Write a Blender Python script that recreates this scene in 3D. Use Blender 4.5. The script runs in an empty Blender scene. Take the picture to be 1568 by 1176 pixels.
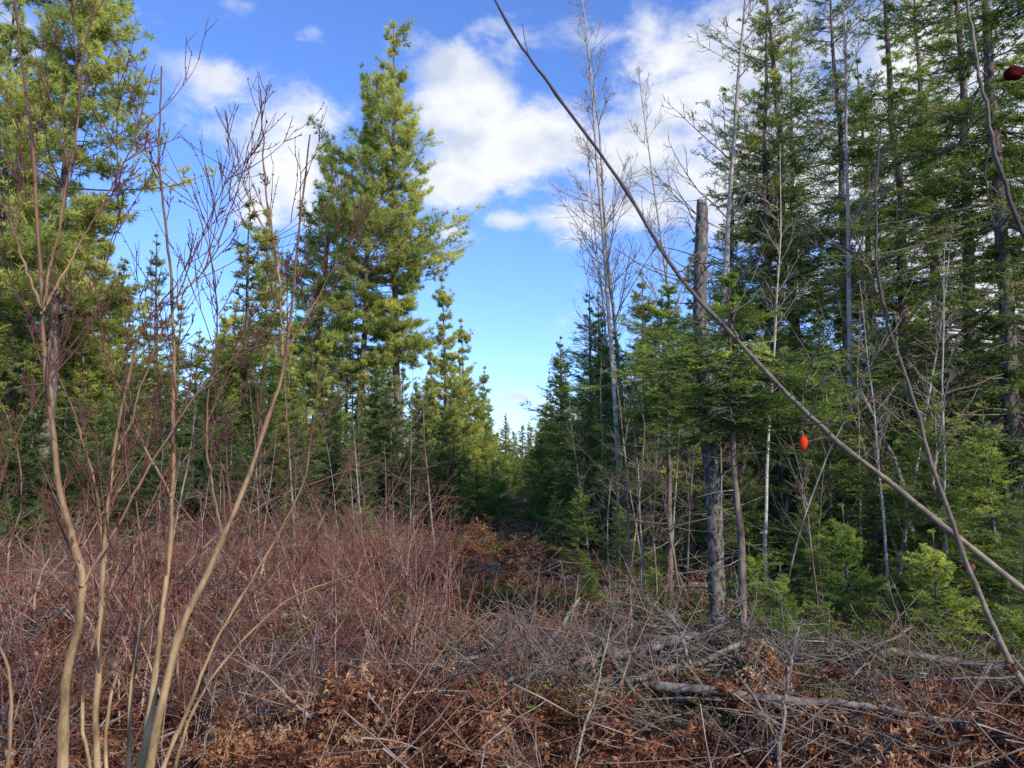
import bpy, math, numpy as np
from mathutils import Vector, Euler
rng=np.random.default_rng(11)
scene=bpy.context.scene
U=rng.uniform
UP=np.array([0,0,1.0])
def norm(v):
    return v/np.maximum(np.linalg.norm(v,axis=-1,keepdims=True),1e-9)
# ------------------------------------------------------------ terrain height
def H(x,y):
    x=np.asarray(x,float);y=np.asarray(y,float)
    f=np.exp(-((x/60)**2+(y/60)**2))
    h=0.10*np.sin(.7*x+1)*np.sin(.5*y+.4)+0.06*np.sin(1.9*x+.6*y)+0.05*np.sin(2.7*y-1.1*x+2)
    return h*f
CAMZ=1.6; PITCH=math.radians(5.6); F=1140.
def W(px,py,d):
    "world point seen along a photo bearing, d metres ahead"
    u=(px-784)/F; v=(588-py)/F
    y=math.cos(PITCH)-v*math.sin(PITCH); z=math.sin(PITCH)+v*math.cos(PITCH)
    return np.array([u*d/y,d,CAMZ+z*d/y])
# ------------------------------------------------------------ mesh building
class MB:
    def __init__(s): s.v=[];s.f=[];s.m=[];s.t=[];s.s=[];s.n=0
    def add(s,v,f,mat,tint,smooth):
        v=v.reshape(-1,3);f=f.reshape(-1,3)
        s.v.append(v);s.f.append(f+s.n)
        nv=len(v); nf=len(f)
        s.n+=nv; s.m.append(np.full(nf,mat));s.s.append(np.full(nf,smooth) if np.ndim(smooth)==0 else smooth)
        s.t.append(np.broadcast_to(tint,(nv,)) if np.ndim(tint)==0 else np.asarray(tint).reshape(-1))
    def cat(s):
        return [np.concatenate(a) for a in (s.v,s.f,s.m,s.t,s.s)]
    def mesh(s,name,mats):
        v,f,m_,t,sm=s.cat()
        me=bpy.data.meshes.new(name)
        me.vertices.add(len(v));me.vertices.foreach_set('co',v.astype(np.float32).ravel())
        me.loops.add(f.size);me.loops.foreach_set('vertex_index',f.astype(np.int32).ravel())
        me.polygons.add(len(f));me.polygons.foreach_set('loop_start',(np.arange(len(f))*3).astype(np.int32))
        me.polygons.foreach_set('material_index',m_.astype(np.int32))
        me.polygons.foreach_set('use_smooth',sm.astype(bool))
        a=me.attributes.new('tint','FLOAT','POINT');a.data.foreach_set('value',t.astype(np.float32))
        for m in mats: me.materials.append(m)
        me.update(calc_edges=True)
        print(name,len(f))
        return me
class Bake:
    "collects many placed copies of small plants into one mesh"
    def __init__(s): s.mb=MB()
    def put(s,src,loc,sc,tilt=(0,0),dt=0.,mat=None):
        v,f,m_,t,sm=src
        R=np.array(Euler((tilt[0],tilt[1],U(0,6.28))).to_matrix())
        s.mb.add(v@R.T*sc+np.array(loc),f,0 if mat is None else mat,np.clip(t+dt,0,1),sm)
def tubes(mb,pts,rad,sides,mat,tint=0.5):
    n,k,_=pts.shape
    T=norm(np.gradient(pts,axis=1))
    ov=norm(pts[:,-1]-pts[:,0])
    ref=np.where(np.abs(ov[:,2:3])>.75,np.array([[1.,0.13,0]]),np.array([[0.1,0,1.]]))[:,None,:]
    A=norm(np.cross(T,ref));B=np.cross(T,A)
    a=np.arange(sides)*2*math.pi/sides
    V=pts[:,:,None]+rad[:,:,None,None]*(A[:,:,None]*np.cos(a)[:,None]+B[:,:,None]*np.sin(a)[:,None])
    idx=np.arange(n*k*sides).reshape(n,k,sides)
    a0=idx[:,:-1];b0=idx[:,1:];a1=np.roll(a0,-1,2);b1=np.roll(b0,-1,2)
    f=np.stack([np.stack([a0,a1,b1],-1),np.stack([a0,b1,b0],-1)],-2)
    if np.ndim(tint)>0:
        tt=np.broadcast_to(np.broadcast_to(tint,(n,k))[:,:,None],(n,k,sides)).reshape(-1)
    else: tt=tint
    mb.add(V,f,mat,tt,True)
def grow(O,D,L,k,wander,upb):
    pts=[O];d=D;L=np.broadcast_to(L,(len(O),))
    for i in range(k):
        d=norm(d+rng.normal(0,wander,d.shape)+UP*upb)
        pts.append(pts[-1]+d*(L/k)[:,None])
    return np.stack(pts,1)
def sample(pts,s):
    k=pts.shape[1]-1
    x=np.clip(s,0,.9999)*k;i=x.astype(int);fr=(x-i)[...,None]
    r=np.arange(len(pts)).reshape(-1,*([1]*(s.ndim-1)))
    a=pts[r,i];b=pts[r,i+1]
    return a+(b-a)*fr,norm(b-a)
def spawn(pts,nch,s0,s1,ang,flat=None,upn=0.15):
    n=len(pts)
    s=U(s0,s1,(n,nch))
    P,T=sample(pts,s)
    a=ang*U(.75,1.25,(n,nch))[...,None]
    if flat is not None:
        N=norm(np.cross(T,UP)+1e-6);sd=np.where(np.arange(nch)%2==0,1.,-1.)[None,:,None]
        Q=norm(N*sd+rng.normal(0,flat,(n,nch,3)))
    else:
        Q=norm(np.cross(T,rng.normal(0,1,(n,nch,3))))
    D=norm(T*np.cos(a)+Q*np.sin(a)+UP*rng.normal(0,upn,(n,nch,1)))
    return P.reshape(-1,3),D.reshape(-1,3),s.reshape(-1),np.repeat(np.arange(n),nch)
def needles(mb,pts,L,rate,nl,nw,fwd,flat,tint,mat,s0=0.05):
    cnt=np.maximum(1,np.round(L*rate*U(.7,1.3,L.shape))).astype(int)
    r=np.repeat(np.arange(len(pts)),cnt)
    pp=pts[r];s=U(s0,1,len(r))
    k=pts.shape[1]-1;x=s*k*.9999;i=x.astype(int);fr=(x-i)[:,None];ar=np.arange(len(r))
    a=pp[ar,i];b=pp[ar,i+1];P=a+(b-a)*fr;T=norm(b-a)
    N=norm(np.cross(T,UP)+1e-6);B=np.cross(N,T)
    ph=U(0,2*math.pi,len(r))[:,None]
    D=norm(T*fwd*U(.5,1.4,(len(r),1))+N*np.cos(ph)+B*np.sin(ph)*flat)
    S=norm(np.cross(D,rng.normal(0,1,D.shape)))
    l=(nl*U(.6,1.25,len(r)))[:,None];w=(nw*U(.7,1.3,len(r)))[:,None]
    V=np.stack([P-S*w*.5,P+S*w*.5,P+D*l],1)
    f=np.arange(len(r)*3).reshape(-1,3)
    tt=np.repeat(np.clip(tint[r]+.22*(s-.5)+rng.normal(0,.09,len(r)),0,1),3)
    mb.add(V,f,mat,tt,False)
# ------------------------------------------------------------ materials
def newmat(name):
    m=bpy.data.materials.new(name);m.use_nodes=True;nt=m.node_tree;nt.nodes.clear()
    return m,nt,nt.nodes,nt.links
def ramp(N,cols):
    r=N.new('ShaderNodeValToRGB');e=r.color_ramp.elements
    while len(e)<len(cols): e.new(.5)
    for i,(p,c) in enumerate(cols): e[i].position=p;e[i].color=(*c,1)
    return r
def leafmat(name,cols,tr=.4,trc=(1.3,1.25,.6),vary=.25,hue=.015):
    m,nt,N,L=newmat(name)
    at=N.new('ShaderNodeAttribute');at.attribute_name='tint'
    r=ramp(N,cols);L.new(at.outputs['Fac'],r.inputs[0])
    oi=N.new('ShaderNodeObjectInfo')
    mr=N.new('ShaderNodeMapRange');mr.inputs[3].default_value=1-vary;mr.inputs[4].default_value=1+vary
    L.new(oi.outputs['Random'],mr.inputs[0])
    hs=N.new('ShaderNodeHueSaturation');L.new(mr.outputs[0],hs.inputs['Value']);L.new(r.outputs[0],hs.inputs['Color'])
    mh=N.new('ShaderNodeMapRange');mh.inputs[3].default_value=.5+hue;mh.inputs[4].default_value=.5-hue
    L.new(oi.outputs['Random'],mh.inputs[0]);L.new(mh.outputs[0],hs.inputs['Hue'])
    p=N.new('ShaderNodeBsdfDiffuse');L.new(hs.outputs[0],p.inputs['Color'])
    mu=N.new('ShaderNodeMix');mu.data_type='RGBA';mu.blend_type='MULTIPLY';mu.inputs[0].default_value=1
    L.new(hs.outputs[0],mu.inputs[6]);mu.inputs[7].default_value=(*trc,1)
    t=N.new('ShaderNodeBsdfTranslucent');L.new(mu.outputs[2],t.inputs[0])
    mx=N.new('ShaderNodeMixShader');mx.inputs[0].default_value=tr
    L.new(p.outputs[0],mx.inputs[1]);L.new(t.outputs[0],mx.inputs[2])
    o=N.new('ShaderNodeOutputMaterial');L.new(mx.outputs[0],o.inputs[0])
    return m
def barkmat(name,ca,cb,cc=None,scale=(14,14,4),rough=.85,bump=.4,thr=.5,cheap=False):
    m,nt,N,L=newmat(name)
    tc=N.new('ShaderNodeTexCoord');mp=N.new('ShaderNodeMapping');mp.inputs['Scale'].default_value=scale
    L.new(tc.outputs['Object'],mp.inputs[0])
    nz=N.new('ShaderNodeTexNoise');nz.inputs['Scale'].default_value=1;nz.inputs['Detail'].default_value=2 if cheap else 6;nz.inputs['Roughness'].default_value=.65
    L.new(mp.outputs[0],nz.inputs[0])
    r=ramp(N,[(thr-.15,ca),(thr+.13,cb)]);L.new(nz.outputs[0],r.inputs[0])
    col=r.outputs[0]
    if cc is not None:
        at=N.new('ShaderNodeAttribute');at.attribute_name='tint'
        mx=N.new('ShaderNodeMix');mx.data_type='RGBA';L.new(at.outputs['Fac'],mx.inputs[0])
        L.new(col,mx.inputs[6]);mx.inputs[7].default_value=(*cc,1);col=mx.outputs[2]
    o=N.new('ShaderNodeOutputMaterial')
    if cheap:
        p=N.new('ShaderNodeBsdfDiffuse');L.new(col,p.inputs[0]);L.new(p.outputs[0],o.inputs[0]);return m
    p=N.new('ShaderNodeBsdfPrincipled');p.inputs['Roughness'].default_value=rough
    p.inputs['Specular IOR Level'].default_value=.25
    L.new(col,p.inputs['Base Color'])
    b=N.new('ShaderNodeBump');b.inputs['Strength'].default_value=bump;b.inputs['Distance'].default_value=.01
    L.new(nz.outputs[0],b.inputs['Height']);L.new(b.outputs[0],p.inputs['Normal'])
    L.new(p.outputs[0],o.inputs[0])
    return m
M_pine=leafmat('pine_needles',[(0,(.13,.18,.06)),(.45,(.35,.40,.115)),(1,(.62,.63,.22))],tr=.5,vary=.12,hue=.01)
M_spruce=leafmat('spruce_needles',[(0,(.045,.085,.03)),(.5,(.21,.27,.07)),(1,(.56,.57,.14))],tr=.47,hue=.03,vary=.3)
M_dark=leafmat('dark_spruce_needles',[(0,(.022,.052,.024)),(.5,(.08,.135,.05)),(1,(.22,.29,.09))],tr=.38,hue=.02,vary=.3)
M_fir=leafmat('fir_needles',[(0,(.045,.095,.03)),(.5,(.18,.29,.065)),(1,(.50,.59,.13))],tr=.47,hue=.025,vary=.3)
M_conbark=barkmat('conifer_bark',(.06,.047,.04),(.24,.19,.16),(.13,.10,.08),cheap=True)
M_birch=barkmat('birch_bark',(.12,.10,.08),(.52,.48,.42),(.26,.20,.16),scale=(6,6,12),thr=.42)
M_log=barkmat('weathered_log',(.05,.04,.033),(.26,.22,.185),(.17,.13,.11),scale=(14,14,14),thr=.5,bump=.8)
M_pole=barkmat('weathered_pole',(.06,.05,.042),(.32,.28,.24),(.20,.16,.13),scale=(40,40,25),thr=.52,bump=.8)
M_snag=barkmat('weathered_snag_bark',(.030,.024,.019),(.26,.235,.20),None,scale=(30,30,16),bump=1.,thr=.54)
M_dead=barkmat('dead_grey_wood',(.10,.08,.068),(.41,.36,.30),(.18,.125,.10),scale=(5,5,5),cheap=True)
M_red=barkmat('red_brush_twig',(.10,.055,.042),(.43,.30,.225),(.18,.06,.048),scale=(3,3,3),cheap=True)
M_stem=barkmat('tan_shrub_stem',(.14,.085,.04),(.40,.28,.14),(.10,.034,.028),scale=(22,22,9),rough=.6,bump=.25)
M_br=barkmat('grey_brown_twig',(.12,.09,.06),(.33,.27,.18),(.07,.045,.045),scale=(60,60,60),rough=.65)
M_litter=leafmat('dead_leaves',[(0,(.06,.028,.02)),(.4,(.20,.085,.045)),(.75,(.42,.19,.09)),(1,(.50,.34,.21))],tr=.25,trc=(1.2,.8,.6),vary=0.05,hue=.0)
M_withered=leafmat('withered_leaf',[(0,(.07,.035,.025)),(1,(.26,.15,.09))],tr=.25,trc=(1.2,.8,.6),vary=0)
M_moss=leafmat('low_green_plants',[(0,(.05,.07,.022)),(1,(.22,.26,.06))],tr=.3,vary=0)
M_berry=leafmat('red_fruit',[(0,(.05,.010,.012)),(1,(.7,.05,.02))],tr=.2,trc=(1.2,.5,.4),vary=0)
# ------------------------------------------------------------ plant generators
def conifer(name,h,base,R,nbr,n2,n3,rate,nl,nw,mat,style='spruce',r0=.12,el=(-.25,.7),sag=.25,lift=.2,ndead=0,
            prof=.8,fwd=.7,flat=.7,lean=.02,tip=.12,gap=.3,tb=0.,lobes=.25,l2f=.4,lo=False):
    mb=MB()
    k=18
    zt=np.linspace(0,1,k)
    wob=np.cumsum(rng.normal(0,lean,(k,2)),0);wob[0]=0
    tr=np.zeros((1,k,3));tr[0,:,:2]=wob*h/10;tr[0,:,2]=zt*h
    rad=(r0*(1-zt)**.8+.006)[None];rad[0,0]*=1.35
    tubes(mb,tr,rad,5 if lo else 8,0,0.)
    u=1-(1-U(0,1,nbr))**(1/1.55)
    nlev=max(6,int((h-base)/(.55 if style=='pine' else .33)))
    lev=np.floor(u*nlev)
    t=np.clip((lev+.5+rng.normal(0,.22,nbr))/nlev,0,.985)
    lvm=U(1-gap*1.6,1+gap*.6,nlev+1)[lev.astype(int)]
    z=base+(h-base)*t;az=U(0,2*math.pi,nbr)
    ph,ph2=U(0,6.28,2)
    P=(1-t)**prof
    P=np.minimum(P,.5+1.3*t) if style=='pine' else np.minimum(P,.6+2.2*t)
    Lb=R*(P*.97+.03)*lvm*(1+lobes*np.sin(az*2+z*1.1+ph)+lobes*.8*np.sin(az+z*2.3+ph2))*U(.4,1.15,nbr)
    Lb=np.clip(Lb,.05,R*1.15)
    e=el[0]+(el[1]-el[0])*t**1.3+rng.normal(0,.14,nbr)
    s=np.linspace(0,1,7)[None]
    O,_=sample(np.repeat(tr,nbr,0),z/h)
    rh=Lb[:,None]*s*np.cos(e)[:,None]
    dz=Lb[:,None]*(s*np.sin(e)[:,None]-sag*s**2*(1-t[:,None]*.7)+lift*s**3)
    az2=az[:,None]+np.cumsum(rng.normal(0,.05,(nbr,7)),1)
    B=np.stack([O[:,0:1]+rh*np.cos(az2),O[:,1:2]+rh*np.sin(az2),O[:,2:3]+dz],-1)
    rb=(.004+.007*Lb)[:,None]*(1-s*.85)
    tubes(mb,B,rb,3,0,.3)
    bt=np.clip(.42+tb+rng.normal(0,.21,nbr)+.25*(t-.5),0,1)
    pine=style=='pine'
    o,d,ss,pi=spawn(B,n2,.35 if pine else .12,1,.85,flat=.25,upn=.12)
    l2=Lb[pi]*(l2f*(1-ss)+.10)*U(.55,1.15,len(ss))+.02
    p2=grow(o,d,l2,2,.10,.12 if pine else -.03)
    if not lo: tubes(mb,p2,np.linspace(.005,.002,3)[None]*np.ones((len(p2),1)),3,0,.5)
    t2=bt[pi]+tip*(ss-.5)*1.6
    s0=.4 if pine else .03
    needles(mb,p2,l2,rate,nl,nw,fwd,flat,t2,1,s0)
    if n3:
        o,d,s3,p3i=spawn(p2,n3,.15,1,.75,flat=.35,upn=.15)
        l3=l2[p3i]*(.38*(1-s3)+.16)*U(.6,1.2,len(s3))+.02
        p3=grow(o,d,l3,1,.1,.14 if pine else 0)
        t3=t2[p3i]+tip*(s3-.4)
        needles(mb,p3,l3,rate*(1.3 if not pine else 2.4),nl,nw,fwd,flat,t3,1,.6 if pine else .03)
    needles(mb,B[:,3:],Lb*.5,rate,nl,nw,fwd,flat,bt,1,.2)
    needles(mb,tr[:,-3:],np.array([h*.12]),rate,nl,nw,1.3,1,np.array([.6]),1,.2)
    if ndead:
        zz=U(.35,max(base+.25*(h-base),.8),ndead);aa=U(0,6.28,ndead);ee=U(-.35,.25,ndead)
        o,_=sample(np.repeat(tr,ndead,0),zz/h)
        d=np.stack([np.cos(aa)*np.cos(ee),np.sin(aa)*np.cos(ee),np.sin(ee)],-1)
        ld=U(.35,1.,ndead)*R*.75
        p=grow(o,d,ld,4,.09,-.02)
        tubes(mb,p,np.linspace(.008,.003,5)[None]*np.ones((ndead,1)),3,2,.35)
        o,d,sd,pd=spawn(p,5,.2,1,.8,flat=.4)
        q=grow(o,d,ld[pd]*(.4*(1-sd)+.1),2,.12,0)
        tubes(mb,q,np.linspace(.004,.0015,3)[None]*np.ones((len(q),1)),3,2,.6)
    return (mb.mesh(name,[M_conbark,mat,M_dead]),h)
def bare(name,h,r0,nb,n2,n3,mats,s0=.3,ang=.7,ratio=.28,up=.06,lean=.05,k=12,stems=1,spread=.0,rmin=.0018,tint=(0,.9),raw=False):
    mb=MB()
    a=U(0,6.28,stems);O=np.stack([np.cos(a),np.sin(a),0*a],-1)*U(0,.15,(stems,1))*(stems>1)
    D=norm(np.stack([np.cos(a)*spread,np.sin(a)*spread,np.ones(stems)],-1)*U(.6,1.3,(stems,1))+UP*.3)
    hh=h*U(.5,1.1,stems) if stems>1 else np.array([h])
    T=grow(O,D,hh,k,lean,.04)
    tp=np.linspace(0,1,k+1)[None]
    tubes(mb,T,r0*(1-tp*.9)*np.ones((stems,1))+rmin*.5,7 if r0>.02 else 3,0,tint[0]+(tint[1]-tint[0])*tp**1.5*.7)
    o,d,s,pi=spawn(T,nb,s0,1,ang,upn=.1)
    l1=hh[pi]*ratio*(1.15-s)*U(.5,1.3,len(s))+.05
    k1=5 if r0>.02 else 3
    p1=grow(o,d,l1,k1,.10,up)
    r1=np.minimum(r0*.42,(.3*r0*(1.1-s)+rmin))[:,None]
    tubes(mb,p1,r1*np.linspace(1,.3,k1+1)[None],3,0,tint[0]+(tint[1]-tint[0])*(.45+.4*np.linspace(0,1,k1+1)[None]))
    o,d,s,pj=spawn(p1,n2,.15,1,.65,upn=.1)
    l2=l1[pj]*(.5*(1.1-s))*U(.5,1.3,len(s))+.03
    k2=3 if r0>.02 else 2
    p2=grow(o,d,l2,k2,.11,up)
    tubes(mb,p2,np.maximum(r1[pj]*.5,rmin)*np.linspace(1,.5,k2+1)[None],3,0,tint[1]*.9)
    if n3:
        o,d,s,pk=spawn(p2,n3,.15,1,.65,upn=.1)
        p3=grow(o,d,l2[pk]*.5*U(.5,1.3,len(s))+.02,2,.1,up)
        tubes(mb,p3,np.full((len(p3),3),rmin*.8)*np.linspace(1,.5,3)[None],3,0,tint[1])
    if raw: return mb.cat()
    return (mb.mesh(name,mats),h)

pineA=conifer('white_pine_a',18,4.8,3.6,280,11,4,32,.17,.022,M_pine,'pine',.17,(.0,.9),.12,.22,24,prof=.5,fwd=.9,flat=1,tb=.1,gap=.38,lobes=.28)
pineB=conifer('white_pine_b',16,4.6,3.0,230,11,4,32,.17,.022,M_pine,'pine',.15,(.05,.9),.12,.22,24,prof=.55,fwd=.9,flat=1,tb=.05,gap=.38,lobes=.28)
pineY=conifer('young_pine',9,.6,1.9,220,10,4,38,.13,.02,M_pine,'pine',.08,(.15,1.0),.05,.2,8,prof=.75,fwd=1.0,flat=1,tb=-.05,gap=.35,lobes=.28)
spA=conifer('spruce_a',9,.4,1.75,250,11,4,40,.06,.016,M_spruce,'spruce',.09,(-.3,.7),.2,.22,25,lobes=.25)
spB=conifer('spruce_b',7,.2,1.6,230,11,4,40,.06,.016,M_spruce,'spruce',.07,(-.15,.8),.22,.25,14,tb=.08,lobes=.25)
spD=conifer('dark_spruce',6,.1,1.7,230,11,4,40,.06,.017,M_dark,'spruce',.07,(-.15,.75),.22,.25,14,tb=.05,lobes=.25,prof=.7)
spT=conifer('tall_spruce_a',12,1.6,2.2,290,12,5,36,.055,.014,M_spruce,'spruce',.12,(-.4,.6),.2,.2,90,prof=.45,gap=.5,lobes=.38,tb=-.04)
spU=conifer('tall_spruce_b',11,.8,2.0,260,12,5,36,.055,.014,M_fir,'spruce',.11,(-.3,.7),.25,.22,80,prof=.5,gap=.5,lobes=.38)
firN=conifer('near_fir',5,.15,1.5,210,13,5,65,.035,.009,M_fir,'spruce',.05,(-.1,.7),.2,.18,22,flat=.4,tb=.05,gap=.4,lobes=.3)
firH=conifer('high_crown_fir',5,2.9,1.6,110,13,5,85,.034,.009,M_fir,'spruce',.04,(-.3,.6),.2,.18,24,flat=.4,tb=-.08,gap=.4,lobes=.3)
firS=conifer('young_fir',2.2,.12,1.0,100,15,5,105,.028,.007,M_fir,'spruce',.025,(0.05,.8),.12,.12,6,flat=.35,tb=.2,lobes=.3)
loA=conifer('far_conifer_a',9,.4,1.9,130,9,2,20,.15,.04,M_spruce,'spruce',.09,(-.3,.7),.2,.22,0,lobes=.25,tb=-.02,lo=True)
loB=conifer('far_conifer_b',9,.4,2.0,130,9,2,20,.19,.04,M_pine,'spruce',.09,(-.1,.9),.15,.22,0,lobes=.3,tb=-.22,lo=True)
birA=bare('birch_a',11,.058,34,8,3,[M_birch],s0=.35,ratio=.2,up=.07,lean=.02,rmin=.004,ang=.85,k=14)
birB=bare('birch_b',11,.052,28,8,3,[M_birch],s0=.4,ratio=.22,up=.09,lean=.025,rmin=.004,k=14)
birS=bare('birch_s',7,.032,22,6,2,[M_birch],s0=.35,ratio=.2,up=.07,lean=.035,rmin=.003,k=14)
sapA=bare('sapling_a',4,.0195,16,5,0,None,s0=.15,ratio=.2,up=.02,lean=.04,ang=1.0,rmin=.002,raw=True)
sapB=bare('sapling_b',3.5,.015,14,5,0,None,s0=.2,ratio=.25,up=.05,lean=.06,rmin=.002,raw=True)
sapC=bare('sapling_c',4,.024,20,6,0,None,s0=.2,ratio=.17,up=.0,lean=.03,ang=1.1,rmin=.002,raw=True)
shr=[bare('s',1.25,.0075,6,4,0,None,s0=.2,ratio=.38,up=.03,lean=.15,k=6,stems=5,spread=.6,rmin=.0018,raw=True,ang=.8) for i in range(5)]
shd=[bare('s',1.0,.006,6,4,0,None,s0=.15,ratio=.45,up=-.01,lean=.2,k=6,stems=5,spread=1.,rmin=.0016,raw=True,ang=.9) for i in range(4)]
def bracken():
    mb=MB();n=8
    a=U(0,6.28,n);D=norm(np.stack([np.cos(a),np.sin(a),U(.4,1.6,n)],-1))
    L=U(.25,.65,n);p=grow(np.zeros((n,3)),D,L,6,.1,-.2)
    tubes(mb,p,np.linspace(.004,.001,7)[None]*np.ones((n,1)),3,0,.9)
    o,d,s,pi=spawn(p,12,.2,1,1.1,flat=.35)
    l=L[pi]*.42*(1.15-s);q=grow(o,d,l,2,.25,-.15)
    needles(mb,q,l,105,.034,.015,.6,.8,U(.0,.8,n)[pi],0)
    return mb.cat()
brk=[bracken() for i in range(5)]
def tuft():
    mb=MB();n=50
    a=U(0,6.28,n);D=norm(np.stack([np.cos(a),np.sin(a),U(.3,2.,n)],-1))
    p=grow(np.stack([np.cos(a),np.sin(a),0*a],-1)*U(0,.12,(n,1)),D,U(.08,.28,n),3,.15,-.12)
    needles(mb,p,np.full(n,.18),60,.022,.008,.7,1,U(0,1,n),0)
    return mb.cat()
tf=[tuft() for i in range(3)]
# ------------------------------------------------------------ placement
def obj(name,me,loc,rz=None,sc=1.,tilt=(0,0),parent=None,sxy=1.):
    o=bpy.data.objects.new(name,me);scene.collection.objects.link(o)
    o.location=loc;o.rotation_euler=(tilt[0],tilt[1],U(0,6.28) if rz is None else rz)
    o.scale=(sc*sxy,sc*sxy,sc)
    if parent: o.parent=parent
    return o
def empty(name):
    e=bpy.data.objects.new(name,None);scene.collection.objects.link(e);e.empty_display_size=.3;return e
def tree(name,kind,px,d,top,sxy=1.,tilt=(0,0)):
    me,h=kind
    x=(px-784)/F*d
    zt=W(px,top,d)[2];g=float(H(x,d))
    obj(name,me,(x,d,g-.05),sc=(zt-g)/h,sxy=sxy*U(.9,1.15),tilt=tuple(rng.normal(0,.02,2)))
for k,px,d,top in [(pineA,614,30,40),(pineB,548,29,105),(pineB,478,33,200),(pineB,70,15,-230),(pineA,-30,17,-60),
                   (pineY,400,27,320),(pineY,345,24,455),(pineY,682,33,420),(pineY,712,38,485),(pineY,735,47,560),(pineY,750,58,610),(pineY,150,25,330),
                   (pineY,500,26,500),(pineY,570,25,540),(pineY,30,20,230),(pineY,110,19,300),(pineY,440,22,470),(pineY,660,27,520)]:
    tree('white_pine_tree',k,px,d,top)
for k,px,d,top in [(spA,235,20,345),(spB,110,18,400),(spA,20,16,330),(spB,290,19,500),(spB,640,24,580),(spA,590,22,590),(spB,520,21,570),
                   (spA,450,20,560),(spB,380,19,500),(spB,325,18,560),(spA,190,17,470),(spB,120,16,530),(spB,45,15,480),(spA,-30,14,380),
                   (spB,690,28,600),(spB,716,34,630),(spB,735,44,650),(spA,420,24,440),(spA,60,22,340),(spA,270,25,430),(spA,180,27,400),(spB,350,23,470),(spB,560,27,540),
                   (spB,815,55,640),(spB,836,42,600),(spA,846,31,560),(spB,862,25,510),(spA,920,22,440),(spB,985,18,400),(spA,1060,18,340),(spA,1350,16,80)]:
    tree('spruce_tree',k,px,d,top)
for k,px,d,top in [(spD,640,17,600),(spD,600,18.5,580),(spD,550,16,620),(spD,505,17,600),(spD,455,15,630),(spD,405,16,600),(spD,355,14.5,620),(spD,300,15.5,590),(spD,250,14,620),
                   (spD,200,15,590),(spD,150,13.5,600),(spD,95,13,610),(spD,40,12.5,590),(spD,-20,12,560),(spD,675,20,620),(spD,700,24,640),(spD,560,19,560),(spD,330,17.5,540),
                   (spD,1285,9.6,560),(spD,1460,8.6,560),(spD,1040,12.5,590),(spD,1380,11,480)]:
    tree('dark_spruce_tree',k,px,d,top,1.15)
for k,px,d,top in [(firN,905,17,440),(firN,940,14.5,480),(spB,1020,13,430),(spB,1125,12,380),(firN,1060,10,530),(firN,1265,8.5,520),
                   (firN,1430,7.5,560),(firN,1520,7,600),(firN,1350,9.5,450),(firN,990,11.5,560),(firN,892,13,570),(firN,1200,10.5,470),(firN,960,16,500),(firN,860,19,545)]:
    tree('balsam_fir_tree',k,px,d,top)
tree('balsam_fir_tree',firH,1128,6.1,410,1.3);tree('balsam_fir_tree',firH,1020,7.8,430,1.1)
for k,px,d,top,sxy in [(spT,1168,12,-40,.9),(spU,1240,13,-120,1),(spT,1305,11,-60,1),(spU,1395,12,-150,1),(spT,1470,10,-150,1),(spT,1550,8.5,-350,1),(spU,1610,9.5,-200,1),(spU,1110,15,150,.8),(spU,1210,17,60,1),(spT,1440,16,-60,1)]:
    tree('tall_spruce_tree',k,px,d,top,sxy)
for k,px,d,top in [(firS,1188,5.6,850),(firS,1140,6.9,820),(firS,1290,6.6,760),(firS,1420,6,800),(firS,750,6.8,985),(firS,690,19,730),(firS,560,14,760),
                   (firN,1230,7.6,720),(firN,1330,8,660),(firN,1390,9,620),(firN,1480,9,560),(firN,1150,9,680),(firN,970,12,680),(firN,1020,14,560),(firN,1300,12,500),
                   (firN,1550,6.2,700),(firS,1500,7,800),(firS,1240,9,790),(firN,866,14,640),(firN,828,20,650),(firN,880,10.5,720),(firN,1085,12,600),(firS,1360,6.2,880),(firS,1530,5.6,900),(firN,945,9.5,750),(firS,1250,5.9,900),
                   (firN,70,12,740),(firN,20,11,740),(firN,440,13,750),(firN,715,18,690),(firN,848,12,740),(firS,900,8,850),(firS,1000,7.6,850)]:
    tree('young_fir_tree',k,px,d,top)
for k,px,d,top in [(birA,950,13.5,-30),(birB,968,17,60),(birA,1082,12,-130),(birB,1040,20,80),(birB,935,16,180),(birS,1025,9.5,560),(birS,1165,8,200),(birS,1345,7.6,420),(birS,995,10,600),(birS,1440,7.4,380),(birA,1290,10,-60)]:
    tree('bare_birch_tree',k,px,d,top)
# distant forest mass
df=empty('distant_forest')
kinds=[loA,loB,loA,loB,loA]
y=21.
while y<90:
    for x in np.arange(3.1,.72*y+6,3.0+y*.03):
        for sg in (-1,1):
            k=kinds[rng.integers(len(kinds))]
            xx=sg*(x+abs(rng.normal(0,.7)));yy=y+rng.normal(0,1.2)
            hh=U(5.,8.5)*(1 if x>5 else .72)+(.03*y)
            obj('forest_conifer',k[0],(xx,yy,float(H(xx,yy))-.05),sc=hh/k[1],sxy=U(.9,1.3),parent=df)
    y+=5+y*.05
for y in np.arange(60,100,9):
    for x in np.arange(-5,5.1,2.4):
        k=kinds[rng.integers(5)];xx=x+rng.normal(0,.7)
        obj('forest_conifer',k[0],(xx,y+rng.normal(0,1.5),-.05),sc=U(3.8,6.4)/9,sxy=1.4,parent=df)
rg=empty('track_regrowth')
for j in range(56):
    y=U(15,58);xx=rng.normal(0,.6+.014*y);hh=min(U(.4,1.3)+.02*y,2.6)
    k=[firN,loB,loA,firS][rng.integers(4)]
    obj('seedling_conifer',k[0],(xx,y,float(H(xx,y))-.03),sc=hh/k[1],sxy=1.3,parent=rg)
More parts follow.
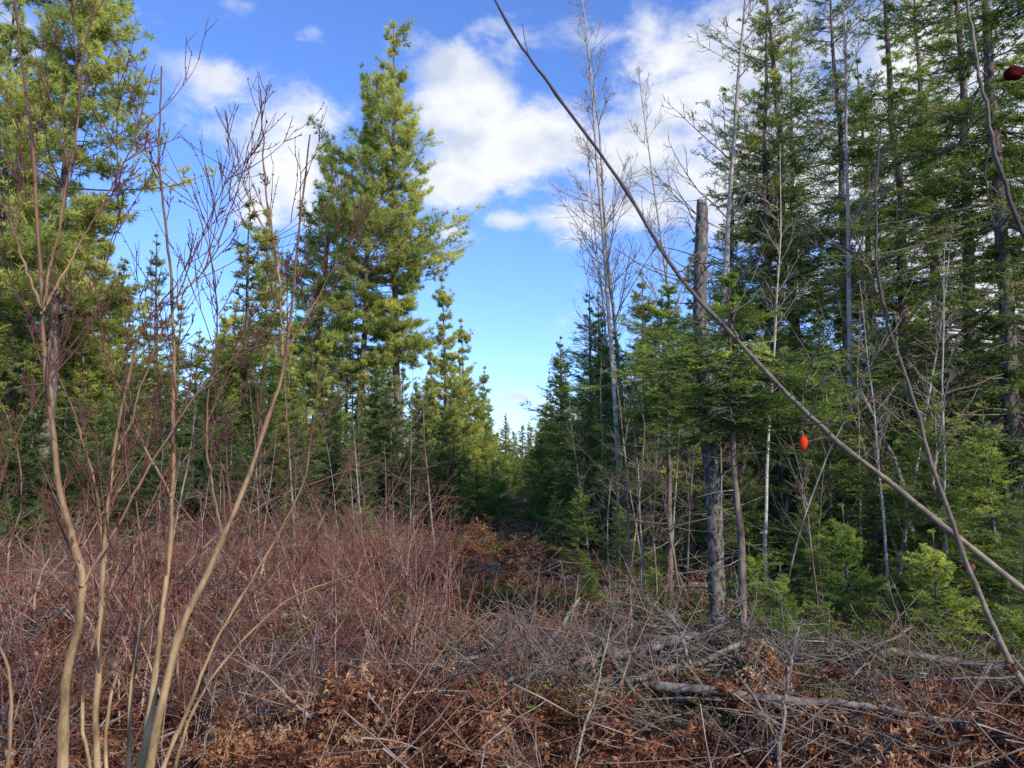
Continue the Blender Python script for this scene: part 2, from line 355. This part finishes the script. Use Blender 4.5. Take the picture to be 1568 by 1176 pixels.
# saplings
bk=Bake()
for j in range(125):
    if j<90: px=U(850,1560);d=U(7,20);
    else: px=U(-40,700);d=U(8,15)
    x=(px-784)/F*d
    if x<.9 and j<90: x+=.8
    k=[sapA,sapB,sapC][rng.integers(3)]
    bk.put(k,(x,d,float(H(x,d))-.03),U(.5,1.15)*(1 if j<90 else .7),tuple(rng.normal(0,.1,2)),U(-.3,.4))
obj('sapling_thicket',bk.mb.mesh('sapling_thicket',[M_dead]),(0,0,0),0)
# underbrush
bk=Bake()
for j in range(540):
    d=2.9+14*U(0,1)**.8
    x=U(-.75*d-.5,.72*d+.5)
    right=x>.6
    if right and U(0,1)<.35: continue
    dead=U(0,1)>(.6 if not right else .3)
    k=shd[rng.integers(4)] if dead else shr[rng.integers(5)]
    sc=U(.4,1.0)*(.65 if right else 1)*(.65 if d<4 else 1)*(.5 if abs(x-.1)<1. and d>6 else 1)
    bk.put(k,(x,d,float(H(x,d))-.03),sc,tuple(rng.normal(0,.2,2)),U(-.6,.3),1 if dead else 0)
for x,y,s in [(-1.2,4.6,1.),(-.75,5.5,1.15),(-2.1,5.2,1.3),(-3.2,6,1.4),(-1.7,6.8,1.4),(-.6,7.4,1.1),(-4.5,7,1.6),(.2,4.3,.75),(-2.8,4.2,1.),(-.9,6.3,1.25),(-1.3,8.2,1.4),(-2.6,8,1.4)]:
    for q in range(2): bk.put(shr[rng.integers(5)],(x+U(-.2,.2),y+U(-.2,.2),float(H(x,y))-.03),s,(0,0),U(-.2,.3),0)
obj('underbrush',bk.mb.mesh('underbrush',[M_red,M_dead]),(0,0,0),0)
bk=Bake()
for j in range(1300):
    d=2.8+17*U(0,1)**.9;x=U(-.75*d-.5,.72*d+.5)
    if j>1130: x=rng.normal(0,.8);d=U(7,24)
    elif j>980: d=U(3.2,5.2);x=U(-.7*d,.7*d)
    elif math.sin(x*1.7+1)*math.sin(d*1.3)<-.6: continue
    bk.put(brk[j%5],(x,d,float(H(x,d))-.02),U(.4,1.1),tuple(rng.normal(0,.25,2)),U(-.35,.3))
obj('dead_bracken_patch',bk.mb.mesh('dead_bracken_patch',[M_litter]),(0,0,0),0)
bk=Bake()
for cx,cy,n,r in [(-.1,6.2,30,.4),(1.9,6.6,40,.5),(2.8,5.6,34,.5),(3.4,6.4,40,.8),(-.3,8.5,26,.5),(1.2,8.2,40,.6),(-2.5,6.8,12,.6),(4.5,5.4,22,.7),(.2,13,30,1.),(2.5,8,50,1.),(.4,4.6,14,.3),(1.5,4.8,18,.3)]:
    for q in range(n):
        x=cx+rng.normal(0,r);y=cy+rng.normal(0,r*.6)
        bk.put(tf[q%3],(x,y,float(H(x,y))+.04),U(.6,1.4),(0,0),U(-.4,.2))
obj('moss_and_low_greenery',bk.mb.mesh('moss_and_low_greenery',[M_moss]),(0,0,0),0)
# leaf litter
mb=MB();n=80000
d=2.2+18*U(0,1,n)**.8;x=U(-1,1,n)*(.78*d+.8)
P=np.stack([x,d,H(x,d)+U(.0,.06,n)],-1)
A=norm(rng.normal(0,1,(n,3))*[1,1,.45]);Bq=norm(np.cross(A,rng.normal(0,1,(n,3))*[.5,.5,1]))
l=U(.008,.026,n)[:,None]
V=np.stack([P-A*l,P+Bq*l*.6,P+A*l,P-Bq*l*.6],1)
idx=np.arange(n*4).reshape(n,4)
patch=.25*np.sin(x*1.3+.5*d)+.25*np.sin(d*1.9-x*.8)
mb.add(V,np.stack([idx[:,[0,1,2]],idx[:,[0,2,3]]],1),0,np.repeat(np.clip(.42+patch*.5+rng.normal(0,.24,n),0,1),4),False)
obj('leaf_litter',mb.mesh('leaf_litter',[M_litter]),(0,0,0),0)
# fallen sticks
mb=MB();n=3400
d=2.6+13*U(0,1,n)**.9;x=U(-1,1,n)*(.75*d+.5)
P=np.stack([x,d,H(x,d)+U(0.02,.26,n)],-1)
D=norm(rng.normal(0,1,(n,3))*[1,1,.4]);L=U(.15,1.0,n)
p=grow(P-D*L[:,None]/2,D,L,5,.13,0)
tubes(mb,p,(U(.0015,.0065,n)[:,None])*np.linspace(1,.4,6)[None],3,0,U(0,1,n)[:,None]*np.ones((1,6)))
obj('fallen_twigs',mb.mesh('fallen_twigs',[M_dead]),(0,0,0),0)
# slash pile (dead conifer tops)
mb=MB()
for cx,cy,rx,ry,n,hh in [(.75,5.6,1.5,1.,270,.5),(-.1,5.0,.7,.6,60,.35),(2.2,5.2,1.3,.6,90,.3),(1.6,4.2,1.2,.4,50,.22)]:
    a=U(0,6.28,n);rr=np.sqrt(U(0,1,n))
    x=cx+np.cos(a)*rr*rx;y=cy+np.sin(a)*rr*ry
    P=np.stack([x,y,H(x,y)+U(0,hh,n)*(1.1-rr*.8)],-1)
    D=norm(rng.normal(0,1,(n,3))*[1,.7,.35]+[-.3,0,.15]);L=U(.4,1.4,n)
    p=grow(P-D*L[:,None]/2,D,L,6,.1,0)
    tubes(mb,p,U(.003,.011,n)[:,None]*np.linspace(1,.4,7)[None],4,0,U(0,1,n)[:,None]*np.ones((1,7)))
    o,dd,s,pi=spawn(p,10,.1,1,.9,flat=.5);q=grow(o,dd,L[pi]*.25*U(.4,1.2,len(s)),3,.12,0)
    tubes(mb,q,np.full((len(q),4),.0022),3,0,.6)
obj('slash_pile',mb.mesh('slash_pile',[M_log]),(0,0,0),0)
# logs and leaning poles
def pole(name,A,B,r0,r1,mat,twigs=8,wob=.012):
    mb=MB();k=20;t=np.linspace(0,1,k)[:,None]
    L=np.linalg.norm(B-A)
    p=(A+(B-A)*t+np.cumsum(rng.normal(0,wob,(k,3)),0)*L/4*t*(1-t)*3)[None]
    r=(r0+(r1-r0)*t[:,0])[None]*U(.86,1.12,(1,k));r[0,-1]*=.25;r[0,0]*=.4
    tubes(mb,p,r,9,0,0.)
    if twigs:
        o,d,s,pi=spawn(p,twigs,.1,.98,1.1);q=grow(o,d,U(.06,.3,len(s)),3,.1,0)
        tubes(mb,q,np.full((len(q),4),.003)*np.linspace(1,.4,4)[None],4,0,.6)
    obj(name,mb.mesh(name,[mat]),(0,0,0),0)
pole('fallen_log',W(985,1062,4.7)+[0,0,.06],W(1500,1125,4.2)+[0,0,.05],.030,.015,M_log,26,.03)
pole('fallen_log',W(1070,990,5.6)+[0,0,.08],W(740,1075,4.8)+[0,0,.08],.045,.025,M_log,14,.03)
pole('fallen_log',W(870,1080,4.8)+[0,0,.08],W(1140,1000,5.3)+[0,0,.08],.032,.018,M_log,14,.03)
pole('fallen_log',W(920,1000,5.3)+[0,0,.1],W(1010,1120,4.4)+[0,0,.05],.026,.015,M_log,14,.03)
pole('fallen_log',W(1160,1010,5.6)+[0,0,.08],W(1560,1050,5.2)+[0,0,.08],.04,.02,M_log,18,.03)
pole('fallen_log',W(800,1060,5.2),W(888,915,5.7),.026,.012,M_pole,22,.05)
pole('leaning_dead_pole',W(1090,1095,4.9),W(1022,938,5.2),.015,.012,M_pole,20,.05)
pole('leaning_dead_pole',W(1190,1200,3.6),W(1228,950,4.0),.013,.004,M_pole,50,.05)
pole('fallen_log',W(390,945,7),W(560,938,7.6),.05,.035,M_log,4)
pole('fallen_log',W(1040,900,9),W(1250,905,9.4),.07,.05,M_log,4)
pole('leaning_dead_pole',W(1400,830,8),W(1320,600,8.2),.034,.014,M_pole,24,.04)
pole('leaning_dead_pole',W(880,1180,3.4),W(940,930,4.2),.007,.003,M_br,14,.03)
# snag trunk
mb=MB();k=60;t=np.linspace(0,1,k)
A=W(1097,985,6.4);A[2]=float(H(A[0],A[1]))-.1;B=W(1071,318,6.6)
p=(A+(B-A)*t[:,None])[None].copy();p[0,:,0]+=.03*np.sin(t*7);p[0,:,1]+=.02*np.sin(t*11)
rad=(.070*(1-t)+.056*t+.04*np.exp(-t*18))*U(.88,1.1,k);rad[-1]=.045
tubes(mb,p,rad[None],14,0,0.)
o,d,s,pi=spawn(p,70,.08,.97,1.4);q=grow(o,d,U(.1,.8,len(s)),4,.12,-.04)
tubes(mb,q,np.linspace(.007,.002,5)[None]*np.ones((len(q),1)),4,0,.3)
aa=U(0,6.28,26);o=p[0,-1][None]+np.stack([np.cos(aa),np.sin(aa),0*aa],-1)*.036-[0,0,.07];q=grow(o,np.tile(UP,(26,1)),U(.07,.16,26),2,.04,0)
tubes(mb,q,np.array([[.017,.015,.003]])*np.ones((26,1)),4,0,0.)
obj('broken_tree_snag',mb.mesh('broken_tree_snag',[M_snag]),(0,0,0),0)
# ------------------------------------------------------------ foreground shrubs
def smooth(P,n=26):
    P=np.array(P,float);m=len(P);out=[]
    Q=np.vstack([2*P[0]-P[1],P,2*P[-1]-P[-2]])
    for u in np.linspace(0,m-1,n):
        i=min(int(u),m-2);f=u-i
        a,b,c,e=Q[i],Q[i+1],Q[i+2],Q[i+3]
        out.append(.5*((2*b)+(c-a)*f+(2*a-5*b+4*c-e)*f*f+(3*b-a-3*c+e)*f**3))
    return np.array(out)
def handshrub(name,stems,mat,ntw,twl,rm,sub=4,ang=.5,up=.085):
    mb=MB()
    for pts,ra,rb in stems:
        p=smooth([W(*q) for q in pts],44)[None]
        p=p+np.cumsum(rng.normal(0,.0018,p.shape),1)
        t=np.linspace(0,1,44)
        kn=1+.25*(U(0,1,44)>.85)
        tubes(mb,p,((ra+(rb-ra)*t**.75)*kn*.92)[None]*U(.93,1.08,(1,44)),8,0,np.clip(t*1.15-.15+(.35 if ra<.0055 else 0),0,1)[None])
        o,d,s,pi=spawn(p,ntw,.2,.98,ang,upn=.1)
        l=twl*(1.2-s*.6)*U(.3,1.3,len(s))
        q=grow(o,d,l,7,.05,up)
        r=np.clip((ra+(rb-ra)*s)*.38,rm*1.2,.0045)[:,None]
        tubes(mb,q,r*np.linspace(1,.4,8)[None],5,0,np.clip(.5+.5*s[:,None]+.4*np.linspace(0,1,8)[None],0,1))
        o,d,s2,pj=spawn(q,sub,.2,.98,.55,upn=.1)
        l2=l[pj]*.5*U(.3,1.3,len(s2));q2=grow(o,d,l2,5,.07,up)
        tubes(mb,q2,np.full((len(q2),6),rm)*np.linspace(1,.55,6)[None],4,0,1.)
        o,d,s3,pk=spawn(q2,1,.3,.98,.6,upn=.1)
        q3=grow(o,d,l2[pk]*.5*U(.3,1.2,len(s3)),3,.07,up)
        tubes(mb,q3,np.full((len(q3),4),rm*.8)*np.linspace(1,.6,4)[None],3,0,1.)
        o,d,s4,pk=spawn(q2,3,.2,1.,.6)
        tubes(mb,grow(o,d,np.full(len(o),.008),2,0,0),np.array([[.0010,.0018,.0004]])*np.ones((len(o),1)),4,0,1.)
    return obj(name,mb.mesh(name,[mat]),(0,0,0),0)
stemsA=[([(92,1230,1.9),(100,1050,1.9),(122,900,1.9),(88,740,1.95),(62,480,2.0),(48,200,2.1),(20,-40,2.2)],.0150,.003),
        ([(122,900,1.9),(160,840,1.95),(240,700,2.05),(330,580,2.2),(430,520,2.3),(560,460,2.5)],.005,.0015),
        ([(62,470,2.0),(95,300,2.0),(125,60,2.05),(140,-60,2.1)],.0045,.002),
        ([(62,480,2.0),(130,360,2.1),(190,240,2.15),(230,100,2.2)],.004,.0013),
        ([(60,470,2.0),(10,330,2.05),(-60,180,2.1)],.004,.002),
        ([(10,1240,1.8),(20,1050,1.8),(-10,900,1.85),(20,700,1.9),(100,560,2.0),(190,420,2.1)],.005,.0015)]
stemsB=[([(158,1240,2.1),(150,1050,2.1),(160,860,2.15),(180,690,2.2),(215,520,2.3),(262,440,2.3)],.0115,.0025),
        ([(205,1240,2.1),(240,1000,2.1),(262,760,2.2),(262,480,2.3),(248,280,2.35),(245,100,2.4)],.0115,.0024),
        ([(215,1240,2.0),(265,1000,2.05),(340,820,2.15),(405,640,2.3),(432,540,2.35),(450,380,2.4),(470,200,2.5)],.0135,.0024),
        ([(432,545,2.35),(420,420,2.4),(402,280,2.4),(393,130,2.45)],.0055,.002),
        ([(432,545,2.35),(500,440,2.4),(540,360,2.45)],.004,.0014),
        ([(160,860,2.15),(140,720,2.2),(100,600,2.3),(20,440,2.4),(-40,330,2.5)],.005,.0015),
        ([(165,1240,2.2),(175,1050,2.3),(300,850,2.5),(420,760,2.7),(590,700,3.0)],.007,.0016),
        ([(225,1240,2.2),(330,980,2.3),(450,760,2.5),(490,560,2.6)],.008,.0016),
        ([(262,460,2.3),(320,390,2.35),(385,180,2.4)],.004,.0014),
        ([(180,690,2.2),(230,560,2.25),(330,330,2.3),(360,250,2.3)],.004,.0014),
        ([(340,820,2.15),(310,660,2.2),(330,480,2.2),(300,330,2.3)],.004,.0014),
        ([(262,760,2.2),(200,640,2.3),(150,470,2.3),(190,330,2.3)],.004,.0014),
        ([(190,1240,2.2),(200,1060,2.25),(225,900,2.3),(215,760,2.3),(240,640,2.35)],.008,.0016),
        ([(150,1240,2.3),(130,1060,2.35),(190,860,2.4),(290,700,2.5),(380,610,2.6)],.007,.0016),
        ([(250,1240,2.3),(300,1080,2.35),(420,930,2.5),(560,860,2.7),(660,760,2.9)],.006,.0016)]
handshrub('alder_shrub',stemsA,M_stem,10,.38,.00145)
handshrub('alder_shrub',stemsB,M_stem,10,.35,.00145)
# fruiting branches crossing on the right
def leafblob(mb,c,a,b,tint,crinkle=.22):
    nu,nv=11,9;vs=[]
    for i in range(nv):
        th=math.pi*i/(nv-1)
        for j in range(nu):
            f=2*math.pi*j/nu;w=1+crinkle*math.sin(3*f+i)+rng.normal(0,crinkle*.35)
            vs.append([a*math.sin(th)*math.cos(f)*w,a*math.sin(th)*math.sin(f)*w*.8,b*math.cos(th)])
    V=np.array(vs)+c;idx=np.arange(nu*nv).reshape(nv,nu)
    a0=idx[:-1];b0=idx[1:];a1=np.roll(a0,-1,1);b1=np.roll(b0,-1,1)
    mb.add(V,np.stack([np.stack([a0,a1,b1],-1),np.stack([a0,b1,b0],-1)],-2),0,tint,True)
pr=empty('winterberry_branch')
def stemobj(nm,stems,extra):
    mb=MB()
    for pts,ra,rb in stems:
        p=smooth([W(*q) for q in pts],60)[None];p=p+np.cumsum(rng.normal(0,.0006,p.shape),1);t=np.linspace(0,1,60)
        knots=1+.35*(U(0,1,60)>.9)
        tubes(mb,p,((ra+(rb-ra)*t)*knots)[None]*U(.94,1.06,(1,60)),8,0,np.clip(t*1.3,0,1)[None])
        if extra:
            o,d,s,pi=spawn(p,extra,.1,.95,.7);q=grow(o,d,U(.03,.13,len(s)),5,.14,.02)
            tubes(mb,q,np.full((len(q),6),.0010)*np.linspace(1,.6,6)[None],4,0,.6)
    return obj(nm,mb.mesh(nm,[M_br]),(0,0,0),0,parent=pr)
stemobj('long_stem',[([(1640,960,.95),(1540,880,.97),(1400,765,1.0),(1245,640,1.05),(1125,515,1.1),(1035,415,1.15),(960,290,1.2),(858,148,1.25),(800,70,1.3),(745,-30,1.35)],.0042,.0021),
   ([(1130,520,1.1),(1128,495,1.09),(1122,478,1.08)],.0018,.0012),([(1228,625,1.05),(1235,580,1.04),(1243,545,1.03)],.0014,.001),
   ([(1036,418,1.15),(1060,405,1.14),(1090,395,1.13)],.0014,.001),([(1230,668,1.05),(1231,650,1.05),(1236,634,1.05)],.0008,.0008)],5)
stemobj('side_stem',[([(1640,1130,.8),(1560,1035,.82),(1490,890,.85),(1430,740,.88),(1385,590,.9),(1345,450,.92),(1338,330,.95),(1345,200,.98)],.0036,.0010),
   ([(1345,450,.92),(1325,405,.9),(1290,385,.9)],.002,.001),([(1475,-40,.8),(1500,120,.8),(1530,260,.8),(1580,400,.8)],.0015,.0026),
   ([(1430,750,.88),(1440,640,.9),(1452,560,.92)],.0016,.001),([(1372,545,.895),(1370,505,.9),(1378,472,.9)],.0012,.0008)],4)
mb=MB()
leafblob(mb,W(1230,678,1.05),.006,.0105,1.,.12)
leafblob(mb,W(1553,112,.8),.010,.008,.05,.4)
obj('fruit',mb.mesh('fruit',[M_berry]),(0,0,0),0,parent=pr)
mb=MB()
for q in [(1378,472,.9),(1483,868,.86),(1548,1022,.82)]:
    c=W(*q);n=40
    D=norm(rng.normal(0,1,(n,3)));S=norm(np.cross(D,rng.normal(0,1,(n,3))));l=U(.004,.011,(n,1))
    V=np.stack([c-S*l*.35+0*D,c+S*l*.35+0*D,c+D*l+S*l*.2],1);mb.add(V,np.arange(n*3).reshape(-1,3),0,np.repeat(U(.1,.9,n),3),False)
    leafblob(mb,c,.006,.005,.4,.5)
obj('withered_leaves',mb.mesh('withered_leaves',[M_withered]),(0,0,0),0,parent=pr)
# ------------------------------------------------------------ ground
g=np.linspace(-1,1,261);c=np.sinh(g*5.2)/np.sinh(5.2)*700
X,Y=np.meshgrid(c,c+6)
Z=H(X,Y)
V=np.stack([X,Y,Z],-1);idx=np.arange(X.size).reshape(X.shape)
a0=idx[:-1,:-1];a1=idx[:-1,1:];b0=idx[1:,:-1];b1=idx[1:,1:]
mb=MB();mb.add(V,np.stack([np.stack([a0,a1,b1],-1),np.stack([a0,b1,b0],-1)],-2),0,0.,True)
m,nt,N,L=newmat('forest_floor')
tc=N.new('ShaderNodeTexCoord')
n1=N.new('ShaderNodeTexNoise');n1.inputs['Scale'].default_value=1.1;n1.inputs['Detail'].default_value=5;L.new(tc.outputs['Object'],n1.inputs[0])
n2=N.new('ShaderNodeTexNoise');n2.inputs['Scale'].default_value=22;n2.inputs['Detail'].default_value=8;n2.inputs['Roughness'].default_value=.75;L.new(tc.outputs['Object'],n2.inputs[0])
r1=ramp(N,[(.3,(.03,.018,.013)),(.52,(.11,.055,.038)),(.72,(.26,.17,.12))]);L.new(n2.outputs[0],r1.inputs[0])
r2=ramp(N,[(.3,(.04,.035,.02)),(.55,(.09,.10,.035)),(.75,(.19,.18,.08))]);L.new(n2.outputs[0],r2.inputs[0])
r3=ramp(N,[(.52,(0,0,0)),(.66,(1,1,1))]);L.new(n1.outputs[0],r3.inputs[0])
mx=N.new('ShaderNodeMix');mx.data_type='RGBA';L.new(r3.outputs[0],mx.inputs[0]);L.new(r1.outputs[0],mx.inputs[6]);L.new(r2.outputs[0],mx.inputs[7])
p=N.new('ShaderNodeBsdfPrincipled');p.inputs['Roughness'].default_value=.95;L.new(mx.outputs[2],p.inputs['Base Color'])
b=N.new('ShaderNodeBump');b.inputs['Strength'].default_value=1;b.inputs['Distance'].default_value=.05;L.new(n2.outputs[0],b.inputs['Height']);L.new(b.outputs[0],p.inputs['Normal'])
o=N.new('ShaderNodeOutputMaterial');L.new(p.outputs[0],o.inputs[0])
obj('ground',mb.mesh('ground',[m]),(0,0,0),0)
# ------------------------------------------------------------ sky
SEL=math.radians(32);SAZ=math.radians(139)
w=bpy.data.worlds.new('World');scene.world=w;w.use_nodes=True
nt=w.node_tree;N=nt.nodes;L=nt.links;N.clear()
sky=N.new('ShaderNodeTexSky');sky.sky_type='NISHITA';sky.sun_disc=False;sky.sun_elevation=SEL;sky.sun_rotation=SAZ
sky.air_density=1.0;sky.dust_density=.3;sky.ozone_density=2.5
tint=N.new('ShaderNodeMix');tint.data_type='RGBA';tint.blend_type='MULTIPLY';tint.inputs[0].default_value=1
L.new(sky.outputs[0],tint.inputs[6]);tint.inputs[7].default_value=(.92,1.20,1.85,1)
tc=N.new('ShaderNodeTexCoord')
def math_(op,a,b=None,clamp=False):
    n=N.new('ShaderNodeMath');n.operation=op;n.use_clamp=clamp
    for i,v in enumerate((a,b)):
        if v is None: continue
        if isinstance(v,(int,float)): n.inputs[i].default_value=v
        else: L.new(v,n.inputs[i])
    return n.outputs[0]
acc=None
clouds=[(735,150,85,85,1.15),(790,215,120,70,1.15),(700,270,70,60,1.05),(860,225,75,40,.95),(690,120,50,40,.95),
        (430,230,80,100,.9),(500,180,60,45,.6),(400,300,50,50,.7),
        (1090,120,160,140,.95),(1000,250,150,100,.9),(960,325,120,40,1.),(1180,250,150,120,.95),(1450,200,250,260,1.15),(1500,480,160,120,1.),
        (325,115,50,25,.7),(485,50,35,20,.6),(365,10,50,20,.6),(10,50,60,60,.8),(700,358,50,20,.7),(770,338,45,16,.7),
        (805,608,45,20,.8),(880,60,100,35,.7),(600,500,200,25,.45),(480,520,60,25,.7),(620,60,60,20,.5)]
for px,py,rx,ry,amp in clouds:
    dv=norm(W(px,py,1.)-[0,0,CAMZ])
    s=N.new('ShaderNodeVectorMath');s.operation='SUBTRACT';L.new(tc.outputs['Generated'],s.inputs[0]);s.inputs[1].default_value=tuple(dv)
    m2=N.new('ShaderNodeVectorMath');m2.operation='MULTIPLY';L.new(s.outputs[0],m2.inputs[0]);m2.inputs[1].default_value=(F/rx,F/rx,F/ry)
    ln=N.new('ShaderNodeVectorMath');ln.operation='LENGTH';L.new(m2.outputs[0],ln.inputs[0])
    mr=N.new('ShaderNodeMapRange');mr.interpolation_type='SMOOTHSTEP';L.new(ln.outputs['Value'],mr.inputs[0])
    mr.inputs[1].default_value=0.;mr.inputs[2].default_value=1.7;mr.inputs[3].default_value=amp;mr.inputs[4].default_value=0
    acc=mr.outputs[0] if acc is None else math_('MAXIMUM',acc,mr.outputs[0])
mp=N.new('ShaderNodeMapping');mp.inputs['Scale'].default_value=(1,1,1.7);mp.inputs['Rotation'].default_value=(0,.35,0);L.new(tc.outputs['Generated'],mp.inputs[0])
nz=N.new('ShaderNodeTexNoise');nz.inputs['Scale'].default_value=7;nz.inputs['Detail'].default_value=9;nz.inputs['Roughness'].default_value=.6;nz.inputs['Distortion'].default_value=.25
L.new(mp.outputs[0],nz.inputs[0])
nn=math_('MULTIPLY',math_('SUBTRACT',nz.outputs[0],.5),2.8)
den=math_('ADD',acc,nn)
cr=N.new('ShaderNodeMapRange');cr.interpolation_type='SMOOTHSTEP';L.new(den,cr.inputs[0]);cr.inputs[1].default_value=.24;cr.inputs[2].default_value=1.0
nz2=N.new('ShaderNodeTexNoise');nz2.inputs['Scale'].default_value=11;nz2.inputs['Detail'].default_value=6;L.new(mp.outputs[0],nz2.inputs[0])
cc=ramp(N,[(.38,(4.4,4.9,5.8)),(.60,(6.8,6.85,7.0))]);L.new(nz2.outputs[0],cc.inputs[0])
mix=N.new('ShaderNodeMix');mix.data_type='RGBA';L.new(math_('MULTIPLY',cr.outputs[0],.95),mix.inputs[0]);L.new(tint.outputs[2],mix.inputs[6]);L.new(cc.outputs[0],mix.inputs[7])
bg=N.new('ShaderNodeBackground');bg.inputs[1].default_value=.15;L.new(mix.outputs[2],bg.inputs[0])
wo=N.new('ShaderNodeOutputWorld');L.new(bg.outputs[0],wo.inputs[0])
sd=bpy.data.lights.new('sun','SUN');sd.energy=5.;sd.angle=math.radians(.53);sd.color=(1,.89,.70)
so=bpy.data.objects.new('sun',sd);scene.collection.objects.link(so)
S=Vector((math.cos(SEL)*math.sin(SAZ),math.cos(SEL)*math.cos(SAZ),math.sin(SEL)))
so.rotation_euler=S.to_track_quat('Z','Y').to_euler();so.location=(20,5,20)
# ------------------------------------------------------------ camera
cd=bpy.data.cameras.new('camera');cd.sensor_width=36;cd.lens=F/1568*36;cd.clip_end=2000;cd.clip_start=.05
co=bpy.data.objects.new('camera',cd);scene.collection.objects.link(co);co.location=(0,0,CAMZ)
co.rotation_euler=(math.pi/2+PITCH,0,0);scene.camera=co
scene.view_settings.view_transform='Standard';scene.view_settings.look='None';scene.view_settings.exposure=0
